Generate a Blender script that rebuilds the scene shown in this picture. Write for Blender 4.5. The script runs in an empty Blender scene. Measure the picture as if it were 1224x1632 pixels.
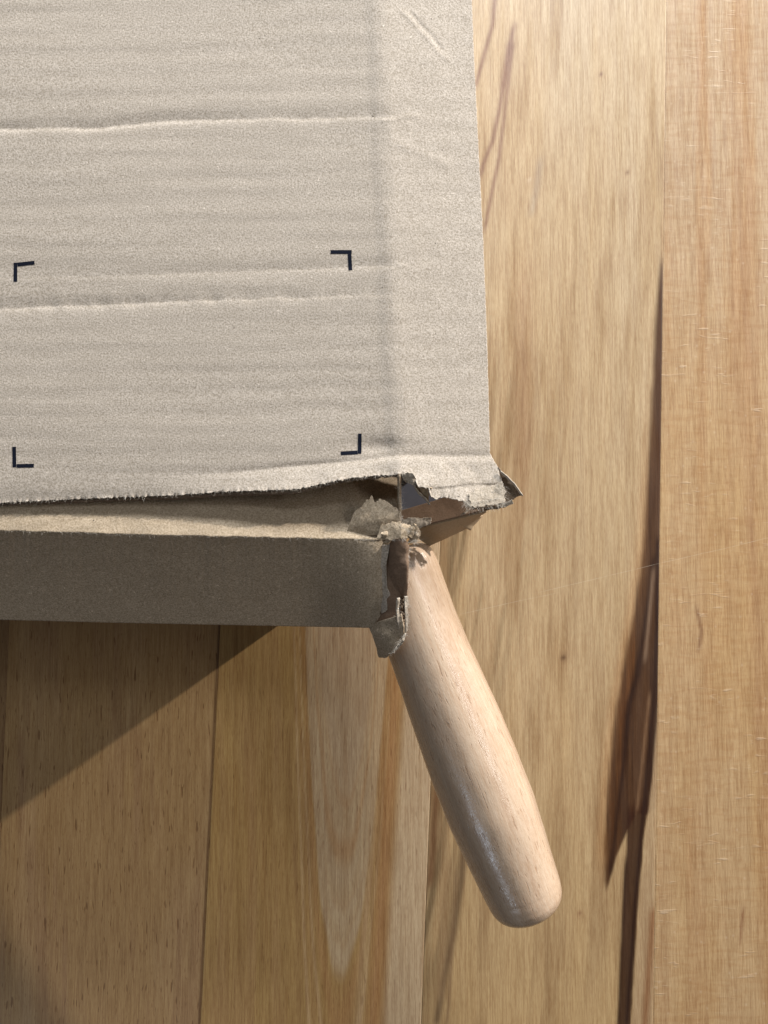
import bpy, math, random
import numpy as np
from mathutils import Vector, Matrix, noise as mnoise

SC = bpy.context.scene
COL = SC.collection
R = math.radians
rng = np.random.default_rng(7)
random.seed(7)

# ------------------------------------------------------------------ camera
PITCH = 3.1
CAM_H = 0.320
FPX = 1225.0
cd = bpy.data.cameras.new("camera")
cam = bpy.data.objects.new("camera", cd)
COL.objects.link(cam)
cam.location = (0, 0, CAM_H)
cam.rotation_euler = (R(PITCH), 0, 0)
cd.sensor_fit = 'VERTICAL'
cd.sensor_height = 24.0
cd.lens = 24.0 * FPX / 1632.0
cd.clip_start = 0.01
cd.clip_end = 50
SC.camera = cam
SC.view_settings.view_transform = 'Standard'
SC.view_settings.look = 'None'
SC.view_settings.exposure = 0
SC.view_settings.gamma = 1
SC.cycles.max_bounces = 8

# ------------------------------------------------------------------ light
w = bpy.data.worlds.new("World")
SC.world = w
w.use_nodes = True
w.node_tree.nodes["Background"].inputs[0].default_value = (1.0, 0.93, 0.84, 1)
w.node_tree.nodes["Background"].inputs[1].default_value = 0.065


def lamp(name, az, el, dist, size, power, color, shape='DISK', size_y=None, target=(0, 0, 0.04)):
    ld = bpy.data.lights.new(name, 'AREA')
    ld.shape = shape
    ld.size = size
    if size_y: ld.size_y = size_y
    ld.energy = power
    ld.color = color
    o = bpy.data.objects.new(name, ld)
    COL.objects.link(o)
    d = Vector((math.cos(R(az)) * math.cos(R(el)), math.sin(R(az)) * math.cos(R(el)), math.sin(R(el))))
    o.location = Vector(target) + d * dist
    o.rotation_euler = (-d).to_track_quat('-Z', 'Y').to_euler()
    return o

# azimuth measured from +x (picture right) towards +y (picture top)
lamp("window_beam", 35.3, 11.9, 3.0, 0.055, 125, (1.0, 0.95, 0.88))
lamp("window_light", 80, 21, 1.0, 0.36, 15.0, (0.90, 0.95, 1.0), 'RECTANGLE', 0.19)
lamp("upper_pane", 88, 60, 1.2, 0.5, 1.9, (0.84, 0.92, 1.0), 'RECTANGLE', 0.25, (0, .1, 0))
lamp("far_window", 238, 35, 1.8, 0.42, 2.6, (0.72, 0.84, 1.0), 'RECTANGLE', 0.09)
lamp("side_window", 11, 43, 1.5, 0.8, 3.4, (1.0, 0.98, 0.95), 'RECTANGLE', 0.14)

# ------------------------------------------------------------------ helpers
cp, sp = math.cos(R(PITCH)), math.sin(R(PITCH))


def at(px, py, zmm=0.0):
    """point at height zmm (millimetres) that the photograph shows at px,py"""
    px = np.asarray(px, float); py = np.asarray(py, float); z = np.asarray(zmm, float) / 1000.0
    dx = (px - 612.0) / FPX
    dy = (816.0 - py) / FPX
    wy = dy * cp + sp
    wz = dy * sp - cp
    t = (z - CAM_H) / wz
    return np.stack(np.broadcast_arrays(dx * t, wy * t, z), -1)


def photo_px(P):
    """where the photograph shows world points P (n,3)"""
    x = P[:, 0]; y = P[:, 1]; z = P[:, 2] - CAM_H
    cy = y * cp + z * sp
    cz = -y * sp + z * cp
    return 612 + FPX * x / (-cz), 816 - FPX * cy / (-cz)


def pl(x, pts):
    a = np.array(pts, float)
    return np.interp(x, a[:, 0], a[:, 1])


def sstep(a, b, x):
    t = np.clip((x - a) / (b - a), 0, 1)
    return t * t * (3 - 2 * t)


_N = {}
def vnoise(x, y, seed=0, octaves=3):
    """smooth value noise, numpy"""
    out = np.zeros(np.broadcast(x, y).shape); amp = 1.0; tot = 0
    x = np.asarray(x, float) + 0 * out; y = np.asarray(y, float) + 0 * out
    for o in range(octaves):
        key = (seed, o)
        if key not in _N:
            _N[key] = np.random.default_rng(1000 + seed * 17 + o).uniform(-1, 1, (256, 256))
        T = _N[key]
        xi = np.floor(x).astype(int); yi = np.floor(y).astype(int)
        fx = x - xi; fy = y - yi
        fx = fx * fx * (3 - 2 * fx); fy = fy * fy * (3 - 2 * fy)
        a = T[xi % 256, yi % 256]; b = T[(xi + 1) % 256, yi % 256]
        c = T[xi % 256, (yi + 1) % 256]; d = T[(xi + 1) % 256, (yi + 1) % 256]
        out += amp * ((a * (1 - fx) + b * fx) * (1 - fy) + (c * (1 - fx) + d * fx) * fy)
        tot += amp; amp *= 0.5; x = x * 2.03 + 11.3; y = y * 2.03 + 5.7
    return out / tot


def link(name, me, mat, parent=None, smooth=True, **props):
    o = bpy.data.objects.new(name, me)
    COL.objects.link(o)
    if mat: me.materials.append(mat)
    if parent: o.parent = parent
    if smooth and len(me.polygons):
        me.polygons.foreach_set("use_smooth", [True] * len(me.polygons))
    for k, v in props.items(): o[k] = v
    return o


def grid_mesh(name, P, close_u=False, flip=False):
    """P: (nv, nu, 3)"""
    nv, nu, _ = P.shape
    me = bpy.data.meshes.new(name)
    idx = np.arange(nv * nu).reshape(nv, nu)
    a = idx[:-1, :-1].ravel(); b = idx[:-1, 1:].ravel(); c = idx[1:, 1:].ravel(); d = idx[1:, :-1].ravel()
    F = np.stack([a, b, c, d], 1)
    if close_u:
        F = np.concatenate([F, np.stack([idx[:-1, -1], idx[:-1, 0], idx[1:, 0], idx[1:, -1]], 1)])
    me.vertices.add(nv * nu)
    me.vertices.foreach_set("co", P.reshape(-1).astype(np.float32))
    if flip: F = F[:, ::-1]
    n = len(F)
    me.loops.add(4 * n)
    me.loops.foreach_set("vertex_index", F.ravel().astype(np.int32))
    me.polygons.add(n)
    me.polygons.foreach_set("loop_start", np.arange(0, 4 * n, 4, dtype=np.int32))
    me.polygons.foreach_set("loop_total", np.full(n, 4, dtype=np.int32))
    me.update(calc_edges=True)
    me.validate()
    return me


def colour(me, rgb, name="tone"):
    at_ = me.color_attributes.new(name, 'FLOAT_COLOR', 'POINT')
    c = np.ones((len(me.vertices), 4), np.float32)
    c[:, :3] = rgb
    at_.data.foreach_set("color", c.ravel())


def resample(row, n):
    a = np.array(row, float)
    d = np.r_[0, np.cumsum(np.hypot(np.diff(a[:, 0]), np.diff(a[:, 1])) + 1e-6)]
    t = np.linspace(0, d[-1], n)
    return np.stack([np.interp(t, d, a[:, k]) for k in range(3)], 1)


def patch(name, rows, mat, parent, nu=60, nv=24, jag=(0, 0, 0, 0), crumple=0.0, cfreq=0.08, thick=0.35, seed=1,
          smooth_rows=True, **props):
    """A paper sheet through polylines of (px, py, height mm). jag = raggedness in px of the
    first row, last row, left ends, right ends."""
    A = np.stack([resample(r, nu) for r in rows])            # (nr, nu, 3)
    nr = len(rows)
    t = np.linspace(0, nr - 1, nv)
    i = np.clip(t.astype(int), 0, nr - 2); f = (t - i)[:, None, None]
    if smooth_rows and nr > 2:
        p0 = A[np.clip(i - 1, 0, nr - 1)]; p1 = A[i]; p2 = A[i + 1]; p3 = A[np.clip(i + 2, 0, nr - 1)]
        P = 0.5 * (2 * p1 + (p2 - p0) * f + (2 * p0 - 5 * p1 + 4 * p2 - p3) * f ** 2 + (3 * p1 - p0 - 3 * p2 + p3) * f ** 3)
    else:
        P = A[i] * (1 - f) + A[i + 1] * f
    X = P[..., 0]; Y = P[..., 1]; Z = P[..., 2]
    u = np.linspace(0, 1, nu)[None, :]; v = np.linspace(0, 1, nv)[:, None]
    s = seed * 13
    def J(c): return vnoise(c * 0.23, c * 0 + s, s, 3) * 1.2 + vnoise(c * 0.9, c * 0 + s + 3, s + 1, 2) * 0.5
    L = X + Y
    ex = np.exp(-u * nu / 3.0); er = np.exp(-(1 - u) * nu / 3.0)
    et = np.exp(-v * nv / 3.0); eb = np.exp(-(1 - v) * nv / 3.0)
    X = X + jag[2] * J(Y) * ex + jag[3] * J(Y + 50) * er
    Y = Y + jag[0] * J(X + 20) * et + jag[1] * J(X + 90) * eb
    if crumple:
        Z = Z + crumple * vnoise(X * cfreq, Y * cfreq, s + 5, 3)
        a = vnoise(X * cfreq * .7, Y * cfreq * .7, s + 9, 2)
        Z = Z + crumple * 0.8 * (np.abs(a) * -1)
    W = at(X, Y, Z)
    me = grid_mesh(name, W, flip=True)
    o = link(name, me, mat, parent, **props)
    if thick:
        m = o.modifiers.new("thickness", 'SOLIDIFY')
        m.thickness = thick / 1000; m.offset = 0
    return o


# ------------------------------------------------------------------ materials
class NT:
    def __init__(s, name):
        s.m = bpy.data.materials.new(name); s.m.use_nodes = True
        s.t = s.m.node_tree; s.b = s.t.nodes["Principled BSDF"]
    def n(s, typ, **kw):
        nd = s.t.nodes.new(typ)
        for k, v in kw.items():
            if k.startswith('_'): setattr(nd, k[1:], v)
            else: s.set(nd.inputs[k.replace('__', ' ')], v)
        return nd
    def set(s, sock, v):
        if hasattr(v, 'links') or isinstance(v, bpy.types.NodeSocket): s.t.links.new(v, sock)
        else: sock.default_value = v
    def math(s, op, a, b=None, c=None, clamp=False):
        nd = s.t.nodes.new('ShaderNodeMath'); nd.operation = op; nd.use_clamp = clamp
        for k, v in enumerate((a, b, c)):
            if v is not None: s.set(nd.inputs[k], v)
        return nd.outputs[0]
    def mix(s, f, a, b, mode='MIX'):
        nd = s.t.nodes.new('ShaderNodeMix'); nd.data_type = 'RGBA'; nd.blend_type = mode
        s.set(nd.inputs[0], f)
        s.set(nd.inputs[6], a if not isinstance(a, tuple) else (*a, 1)[:4])
        s.set(nd.inputs[7], b if not isinstance(b, tuple) else (*b, 1)[:4])
        return nd.outputs[2]
    def coord(s, scale, rot=(0, 0, 0), kind='Object'):
        tc = s.t.nodes.new('ShaderNodeTexCoord')
        mp = s.t.nodes.new('ShaderNodeMapping'); mp.vector_type = 'POINT'
        mp.inputs['Scale'].default_value = tuple(1000 * k for k in scale)   # features per millimetre
        mp.inputs['Rotation'].default_value = rot
        s.t.links.new(tc.outputs[kind], mp.inputs[0])
        return mp.outputs[0]
    def noise(s, vec, detail=2, rough=.5, dist=0, scale=1):
        nd = s.n('ShaderNodeTexNoise'); s.t.links.new(vec, nd.inputs['Vector'])
        nd.inputs['Scale'].default_value = scale; nd.inputs['Detail'].default_value = detail
        nd.inputs['Roughness'].default_value = rough; nd.inputs['Distortion'].default_value = dist
        return nd.outputs[0]
    def ramp(s, v, a, b, lo=0.0, hi=1.0):
        nd = s.t.nodes.new('ShaderNodeMapRange'); nd.interpolation_type = 'SMOOTHSTEP'
        s.set(nd.inputs[0], v)
        for k, x in zip((1, 2, 3, 4), (a, b, lo, hi)): nd.inputs[k].default_value = x
        return nd.outputs[0]
    def bump(s, h, dist_mm, strength=1.0, normal=None):
        nd = s.t.nodes.new('ShaderNodeBump')
        nd.inputs['Distance'].default_value = dist_mm / 1000; nd.inputs['Strength'].default_value = strength
        s.t.links.new(h, nd.inputs['Height'])
        if normal: s.t.links.new(normal, nd.inputs['Normal'])
        return nd.outputs[0]


def kraft(name, base, dark, light, speck=1.0, bump=.06, rough=.9):
    k = NT(name)
    c1 = k.coord((1.8, 1.8, 1.8)); c2 = k.coord((3.6, 3.6, 3.6)); c3 = k.coord((.12, .3, .12))
    n1 = k.noise(c1, 4, .75); n2 = k.noise(c2, 2, .6); n3 = k.noise(c3, 3, .5)
    # fibres: thin iso-lines of a distorted noise
    fib = k.noise(k.coord((.6, .8, .6)), 1, .4, 1.3)
    fl = k.math('ABSOLUTE', k.math('SUBTRACT', fib, .5))
    line = k.ramp(fl, 0.0, .018, 1, 0)
    fib2 = k.noise(k.coord((.6, .5, .6), (0, 0, 1.1)), 1, .4, 1.8)
    line2 = k.ramp(k.math('ABSOLUTE', k.math('SUBTRACT', fib2, .47)), 0.0, .014, 1, 0)
    gate = k.ramp(k.noise(k.coord((.5, .5, .5)), 2, .5), .5, .62)
    col = k.mix(k.ramp(n1, .36, .64), dark, light)
    col = k.mix(k.math('MULTIPLY', k.ramp(n2, .35, .65), .55), col, base)
    col = k.mix(k.math('MULTIPLY', k.math('MULTIPLY', line, gate), .7 * speck), col, tuple(min(1, x * 1.4) for x in light))
    col = k.mix(k.math('MULTIPLY', line2, .34 * speck), col, tuple(x * .72 for x in dark))
    col = k.mix(k.ramp(n3, .3, .75, 0, .16), col, dark)
    spots = k.ramp(k.noise(k.coord((1.0, 1.0, 1.0)), 1, .3), .79, .82)
    col = k.mix(k.math('MULTIPLY', spots, .75), col, (.05, .04, .03))
    k.set(k.b.inputs['Base Color'], col)
    k.b.inputs['Roughness'].default_value = rough
    k.b.inputs['Specular IOR Level'].default_value = .18
    h = k.math('ADD', k.math('MULTIPLY', n1, 1.0), k.math('MULTIPLY', k.math('MULTIPLY', line, gate), .35))
    nb = k.bump(h, bump)
    k.t.links.new(nb, k.b.inputs['Normal'])
    return k.m


M_kraft = kraft("kraft_liner", (.49, .415, .34), (.315, .26, .20), (.68, .595, .51), bump=.12)
M_front = kraft("kraft_front", (.46, .36, .255), (.29, .22, .145), (.64, .52, .39), bump=.16, speck=1.9)
M_flap = kraft("kraft_bent_strip", (.43, .335, .235), (.28, .21, .135), (.58, .465, .34), bump=.12)
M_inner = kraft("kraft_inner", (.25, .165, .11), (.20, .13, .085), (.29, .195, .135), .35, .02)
M_tan = kraft("kraft_edge_panel", (.42, .31, .2), (.37, .27, .17), (.46, .35, .235), .3, .02)
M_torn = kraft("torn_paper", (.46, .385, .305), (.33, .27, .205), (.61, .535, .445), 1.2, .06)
M_core = kraft("corrugated_core", (.2, .145, .1), (.13, .09, .06), (.28, .21, .15), .8, .08)


def simple(name, rgb, rough=.5, spec=.5):
    k = NT(name)
    n = k.noise(k.coord((.4, .4, .4)), 3)
    col = k.mix(n, tuple(x * .85 for x in rgb), tuple(min(1, x * 1.15) for x in rgb))
    k.set(k.b.inputs['Base Color'], col)
    k.b.inputs['Roughness'].default_value = rough
    k.b.inputs['Specular IOR Level'].default_value = spec
    return k.m


def ink():
    k = NT("navy_ink")
    n = k.noise(k.coord((2.2, 2.2, 2.2)), 3, .6)
    k.set(k.b.inputs['Base Color'], k.mix(k.ramp(n, .62, .8), (.009, .011, .02), (.08, .07, .06)))
    k.b.inputs['Specular IOR Level'].default_value = .08
    k.b.inputs['Roughness'].default_value = .9
    return k.m
M_ink = ink()
M_grey = simple("grey_sheet", (.20, .21, .26), .45)
M_fibre = simple("paper_fibre", (.66, .60, .52), .9, .1)
M_under = simple("floor_gap", (.03, .018, .01), .9, .1)


def plank_material(name, pore=1.0, fleck=0.0, rough=.34, scratch=()):
    k = NT(name)
    a = k.n('ShaderNodeAttribute', _attribute_name="tone").outputs['Color']
    g1 = k.noise(k.coord((.55, .022, 1)), 4, .6, .25)
    g2 = k.noise(k.coord((2.0, .07, 1)), 3, .6, .1)
    g3 = k.noise(k.coord((4.5, .35, 1)), 2, .5)
    col = k.mix(k.ramp(g1, .3, .7, .0, .42), a, (.62, .55, .50), 'MULTIPLY')
    col = k.mix(k.ramp(g2, .38, .66, 0, .5), col, (.60, .48, .40), 'MULTIPLY')
    col = k.mix(k.ramp(g3, .38, .66, 0, .4), col, (.72, .62, .55), 'MULTIPLY')
    pr = k.noise(k.coord((.95, .13, 1)), 1, .4)
    pores = k.ramp(pr, .66, .73)
    pr2 = k.noise(k.coord((2.3, .4, 1), (0, 0, .05)), 1, .4)
    pores2 = k.ramp(pr2, .66, .75)
    pf = k.math('MULTIPLY', pores, .55 * pore)
    col = k.mix(pf, col, (.38, .25, .16), 'MULTIPLY')
    col = k.mix(k.math('MULTIPLY', pores2, .42 * pore), col, (.45, .32, .22), 'MULTIPLY')
    h = k.math('SUBTRACT', k.math('MULTIPLY', g3, .25), k.math('MULTIPLY', pf, .6))
    if fleck:
        f = k.noise(k.coord((.10, .6, 1), (0, 0, .12)), 2, .55, .7)
        ff = k.ramp(f, .6, .72)
        gate = k.ramp(k.noise(k.coord((.05, .03, 1)), 2), .42, .62)
        fg = k.math('MULTIPLY', ff, gate)
        col = k.mix(k.math('MULTIPLY', fg, .30 * fleck), col, (.72, .58, .43))
        f2 = k.noise(k.coord((.1, .42, 1), (0, 0, -.1)), 3, .6, .5)
        col = k.mix(k.ramp(f2, .4, .7, 0, .3 * fleck), col, (.74, .56, .42), 'MULTIPLY')
        v = k.n('ShaderNodeTexVoronoi', _feature='F1'); k.t.links.new(k.coord((.22, .19, 1)), v.inputs['Vector'])
        v.inputs['Scale'].default_value = 1
        vv = k.ramp(v.outputs['Distance'], .0, .17, .5, 0)
        col = k.mix(k.math('MULTIPLY', vv, .5 * fleck), col, (.70, .55, .40))
        h = k.math('ADD', h, k.math('MULTIPLY', fg, .8))
    if scratch:
        sep = k.n('ShaderNodeSeparateXYZ'); k.t.links.new(k.coord((1, 1, 1)), sep.inputs[0])
        for (p0, p1, wd, amt) in scratch:
            A = at(*p0)[:2] * 1000; B = at(*p1)[:2] * 1000; dv = (B - A) / np.linalg.norm(B - A)
            nx_, ny_ = -dv[1], dv[0]; c_ = -(A[0] * nx_ + A[1] * ny_)
            d = k.math('ADD', k.math('MULTIPLY', sep.outputs[0], float(nx_)), k.math('MULTIPLY_ADD', sep.outputs[1], float(ny_), float(c_)))
            d = k.math('ADD', d, k.math('MULTIPLY', k.noise(k.coord((.04, .04, 1)), 1), .8))
            ln = k.ramp(k.math('ABSOLUTE', d), wd * .5, wd, 1, 0)
            along = k.math('ADD', k.math('MULTIPLY', sep.outputs[0], float(dv[0])), k.math('MULTIPLY_ADD', sep.outputs[1], float(dv[1]), float(-(A @ dv))))
            rng_ = k.math('MULTIPLY', k.ramp(along, 0, 10), k.ramp(along, float(np.linalg.norm(B - A)) - 10, float(np.linalg.norm(B - A)), 1, 0))
            g = k.ramp(k.noise(k.coord((.35, .35, 1)), 2), .3, .55, .25, 1)
            f = k.math('MULTIPLY', k.math('MULTIPLY', ln, rng_), k.math('MULTIPLY', g, amt))
            col = k.mix(f, col, (.80, .70, .55)); h = k.math('SUBTRACT', h, f)
    k.set(k.b.inputs['Base Color'], col)
    k.set(k.b.inputs['Roughness'], k.ramp(k.noise(k.coord((.3, .03, 1)), 3), .3, .7, rough, rough + .16))
    k.b.inputs['Specular IOR Level'].default_value = .36
    k.t.links.new(k.bump(h, .06), k.b.inputs['Normal'])
    return k.m


def handle_material():
    k = NT("beech_handle")
    g1 = k.noise(k.coord((.16, .16, .012)), 3, .5, .3)
    g2 = k.noise(k.coord((1.1, 1.1, .05)), 3, .55, .1)
    g3 = k.noise(k.coord((3.2, 3.2, .3)), 2, .5)
    col = k.mix(k.ramp(g1, .35, .65), (.55, .405, .285), (.465, .325, .22))
    col = k.mix(k.ramp(g2, .35, .7, 0, .38), col, (.80, .64, .52), 'MULTIPLY')
    col = k.mix(k.ramp(g3, .3, .7, 0, .16), col, (.92, .78, .64))
    p = k.ramp(k.noise(k.coord((1.5, 1.5, .2)), 1, .4), .65, .72)
    col = k.mix(k.math('MULTIPLY', p, .55), col, (.34, .2, .12))
    k.set(k.b.inputs['Base Color'], col)
    k.set(k.b.inputs['Roughness'], k.ramp(k.noise(k.coord((1.6, 1.6, .5)), 3), .35, .65, .18, .36))
    k.b.inputs['Specular IOR Level'].default_value = .5
    k.b.inputs['Coat Weight'].default_value = .55
    k.b.inputs['Coat Roughness'].default_value = .24
    h = k.math('SUBTRACT', k.math('ADD', k.math('MULTIPLY', g3, .5), k.math('MULTIPLY', k.noise(k.coord((1.6, 1.6, 1.1)), 3), .8)), k.math('MULTIPLY', p, .7))
    nb = k.bump(h, .06)
    k.t.links.new(nb, k.b.inputs['Normal']); k.t.links.new(nb, k.b.inputs['Coat Normal'])
    return k.m


# ------------------------------------------------------------------ floor
C3 = lambda r, g, b: np.array([r, g, b], float)


def seam_x(frac_pts, Y):
    return pl(Y, frac_pts)

# seams as straight lines on the floor through two photographed points
SEAM = {0: ((14, 1000), (-12, 1632)), 1: ((351, 997), (319, 1632)), 2: ((696, 1000), (671, 1632)), 3: ((1053, 700), (1041, 1632)), 4: ((1418, 700), (1421, 1632)), -1: ((-330, 1000), (-362, 1632))}


def seam_world(k, y):
    (a, b) = SEAM[k]
    A = at(*a); B = at(*b)
    return A[0] + (B[0] - A[0]) * (y - A[1]) / (B[1] - A[1])


def mixc(col, f, c):
    f = np.clip(f, 0, 1)[..., None]
    return col * (1 - f) + np.asarray(c, float) * f


def mulc(col, f, c):
    f = np.clip(f, 0, 1)[..., None]
    return col * (1 - f + f * np.asarray(c, float))


def line_d(X, Y, pts):
    """horizontal distance to a polyline x(y), and inside-range mask"""
    a = np.array(sorted([(p[1], p[0]) for p in pts]), float)
    d = X - np.interp(Y, a[:, 0], a[:, 1])
    m = sstep(a[0, 0] - 4, a[0, 0] + 18, Y) * (1 - sstep(a[-1, 0] - 18, a[-1, 0] + 4, Y))
    return d, m


def streak(col, X, Y, pts, w, c, s=1.0):
    d, m = line_d(X, Y, pts)
    return mixc(col, m * s * np.exp(-(d / w) ** 2), c)


def tone_left(X, Y):
    col = np.ones(X.shape + (3,)) * C3(.41, .265, .12)
    n = vnoise(X * .02, Y * .002, 3, 3)
    col = mixc(col, sstep(-.1, .5, n) * .5, (.47, .32, .165))
    n = vnoise(X * .06 + 3, Y * .004, 4, 3)
    col = mixc(col, sstep(.0, .6, n) * .55, (.34, .205, .105))
    sx = 351 + (Y - 997) * (319 - 351) / 635.0
    col = mixc(col, (1 - sstep(1.5, 5, sx - X)) * .8, (.10, .05, .02))
    return col


def tone_cathedral(X, Y):
    col = np.ones(X.shape + (3,)) * C3(.44, .285, .11)
    n = vnoise(X * .05, Y * .003, 6, 3)
    col = mixc(col, sstep(-.2, .6, n) * .5, (.42, .26, .12))
    xc = 548 + (Y - 1300) * -.02
    dx = X - xc
    wob = vnoise(X * .05, Y * .006, 8, 2)
    q = Y + 420 * np.abs(dx / 60) ** 2.2 + wob * 26
    inside = (np.abs(dx) < 105)
    # pale core, orange rings
    pale = (1 - sstep(1535, 1568, q)) * (.93 + .07 * np.sin(q * .10))
    col = mixc(col, pale * .95, (.55, .42, .265))
    ring = np.exp(-((q - 1352) / 24) ** 2) + .35 * np.exp(-((q - 1445) / 9) ** 2) + .3 * np.exp(-((q - 1500) / 7) ** 2) + .7 * np.exp(-((q - 1275) / 10) ** 2)
    col = mixc(col, ring * .75 * (np.abs(dx) < 75), (.48, .30, .15))
    col = mixc(col, (1 - sstep(1235, 1290, q)) * .55, (.50, .37, .24))
    ring2 = np.exp(-((q - 1615) / 42) ** 2)
    col = mixc(col, ring2 * .7, (.45, .26, .11))
    ring3 = np.exp(-((q - 1720) / 20) ** 2) + np.exp(-((q - 1905) / 34) ** 2)
    col = mixc(col, ring3 * .65, (.62, .44, .25))
    ring4 = np.exp(-((q - 1800) / 45) ** 2)
    col = mixc(col, ring4 * .5, (.46, .28, .12))
    # pale sapwood band by the right seam, brown streak left of it
    xr = pl(Y, [(950, 662), (1290, 640), (1632, 618)])
    col = mixc(col, sstep(-18, 2, X - xr) * .95, (.62, .47, .30))
    col = mixc(col, np.exp(-((X - xr + 22) / 12) ** 2) * .85, (.47, .26, .11))
    col = mixc(col, np.exp(-((X - xr + 46) / 7) ** 2) * .5, (.60, .43, .25))
    n = vnoise(X * .16, Y * .004, 9, 2)
    col = mulc(col, sstep(.1, .7, n) * .5, (.75, .66, .58))
    return col


def tone_heart(X, Y):
    col = np.ones(X.shape + (3,)) * C3(.57, .43, .265)
    n = vnoise(X * .018, Y * .0018, 12, 3)
    col = mixc(col, sstep(-.3, .6, n) * .6, (.57, .455, .31))
    t = pl(Y, [(0, 0), (700, .3), (1632, 1)])
    col = mixc(col, t * .7, (.56, .365, .155))  # golden downwards; the greyer top has the varnish sheen painted in
    sx = X + (Y - 1000) * .16
    n = vnoise(sx * .07, Y * .0035, 13, 3)
    zone = np.exp(-((sx - 735) / 70) ** 2) * sstep(500, 850, Y) * (1 - sstep(1500, 1620, Y) * .5)
    col = mixc(col, sstep(-.3, .35, n) * zone * .95, (.19, .13, .065))
    col = mixc(col, sstep(.0, .5, vnoise((X + Y * .05) * .045, Y * .0035, 14, 3)) * .6, (.37, .235, .115))
    col = mixc(col, np.exp(-((X - 835) / 16) ** 2) * sstep(350, 480, Y) * (1 - sstep(700, 900, Y)) * .35, (.42, .25, .14))
    # reddish streaks beside the box at the top
    red = (.27, .15, .10)
    col = streak(col, X, Y, [(795, -60), (785, 40), (768, 100), (754, 150)], 4, red, .8)
    col = streak(col, X, Y, [(822, 30), (812, 75), (797, 170), (785, 225), (770, 262), (764, 290)], 4, red, .8)
    col = streak(col, X, Y, [(818, 60), (808, 150), (795, 255), (783, 310), (771, 375)], 3.5, red, .75)
    col = streak(col, X, Y, [(815, 60), (806, 110), (800, 150)], 7, red, .6)
    col = streak(col, X, Y, [(863, 245), (855, 300), (845, 350)], 6, (.42, .33, .24), .6)
    col = streak(col, X, Y, [(853, 630), (845, 680), (838, 720)], 4, (.40, .27, .16), .5)
    # small heart line by the seam below the handle
    col = streak(col, X, Y, [(700, 1180), (694, 1290), (689, 1360), (684, 1420)], 7, (.20, .10, .045), .85)
    col = streak(col, X, Y, [(745, 1290), (735, 1400), (722, 1490), (707, 1560), (694, 1640)], 6, (.16, .10, .055), .8)
    col = streak(col, X, Y, [(728, 1380), (722, 1480), (715, 1600), (709, 1660)], 3, (.27, .17, .09), .7)
    col = streak(col, X, Y, [(704, 1300), (712, 1380), (706, 1500), (700, 1600)], 9, (.36, .23, .12), .5)
    # the dark heartwood wedge along the seam
    j = vnoise(X * .02, Y * .03, 15, 2) * 1.5
    xl = pl(Y, [(400, 1054), (470, 1047), (520, 1044), (650, 1037), (740, 1032), (814, 1028), (917, 1019), (1020, 1000), (1128, 981), (1242, 968), (1356, 961), (1405, 963), (1422, 968)]) + j
    xr = pl(Y, [(400, 1056), (1290, 1056), (1300, 1012), (1322, 1000), (1365, 982), (1400, 972), (1422, 966)])
    lobe1 = sstep(-5, 6, X - xl) * (1 - sstep(-2, 3, X - xr)) * sstep(395, 430, Y) * (1 - sstep(1416, 1424, Y))
    xl2 = pl(Y, [(1250, 1003), (1328, 999), (1499, 991), (1632, 984), (1700, 980)]) + j
    xr2 = pl(Y, [(860, 1056), (1000, 1052), (1111, 1047), (1242, 1038), (1356, 1024), (1499, 1014), (1632, 1005), (1700, 1000)]) + j
    lobe2 = sstep(-2, 2, X - xl2) * (1 - sstep(-2, 2, X - xr2)) * sstep(1270, 1300, Y)
    col = mixc(col, lobe1 * .93, (.065, .022, .008))
    col = mixc(col, np.exp(-((X - xl + 3) / 9) ** 2) * sstep(470, 900, Y) * (1 - sstep(1350, 1420, Y)) * .35, (.45, .22, .08))
    mid = np.exp(-((X - xl - 16) / 8) ** 2) * sstep(900, 1050, Y) * (1 - sstep(1300, 1400, Y))
    col = mixc(col, mid * lobe1 * .6 * sstep(-.4, .4, vnoise(X * .2, Y * .006, 17, 2)), (.21, .08, .022))
    col = mixc(col, lobe1 * .5 * sstep(.0, .5, vnoise(X * .25, Y * .004, 18, 2)), (.035, .014, .008))
    col = mixc(col, lobe2 * .93, (.05, .018, .008))
    # pale wood between lobe and seam
    right = sstep(-1, 3, X - xr2) * sstep(1080, 1180, Y)
    col = mixc(col, right * .9, (.50, .35, .20))
    col = streak(col, X, Y, [(1042, 1440), (1036, 1520), (1030, 1600), (1026, 1660)], 6, (.30, .14, .06), .8)
    blk = (.035, .015, .009)
    col = streak(col, X, Y, [(1044, 880), (1036, 940), (1026, 1010), (1014, 1080), (1003, 1120), (996, 1200), (986, 1280), (978, 1350), (971, 1400)], 4.5, blk, .85)
    col = streak(col, X, Y, [(1024, 1040), (1012, 1090), (1000, 1140), (990, 1220)], 7, blk, .55)
    col = streak(col, X, Y, [(1048, 850), (1046, 1000), (1041, 1130), (1030, 1240), (1022, 1330), (1012, 1440), (1006, 1530), (998, 1640)], 3.2, blk, .95)
    col = streak(col, X, Y, [(1050, 920), (1049, 1050), (1045, 1150), (1036, 1230), (1027, 1300)], 4, blk, .8)
    col = streak(col, X, Y, [(1042, 900), (1035, 980), (1027, 1060)], 3, (.30, .20, .13), .7)
    col = streak(col, X, Y, [(1036, 1100), (1022, 1230), (1014, 1300)], 2.5, (.26, .15, .08), .7)
    col = streak(col, X, Y, [(998, 1360), (992, 1480), (985, 1640)], 3.0, blk, .6)
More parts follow.
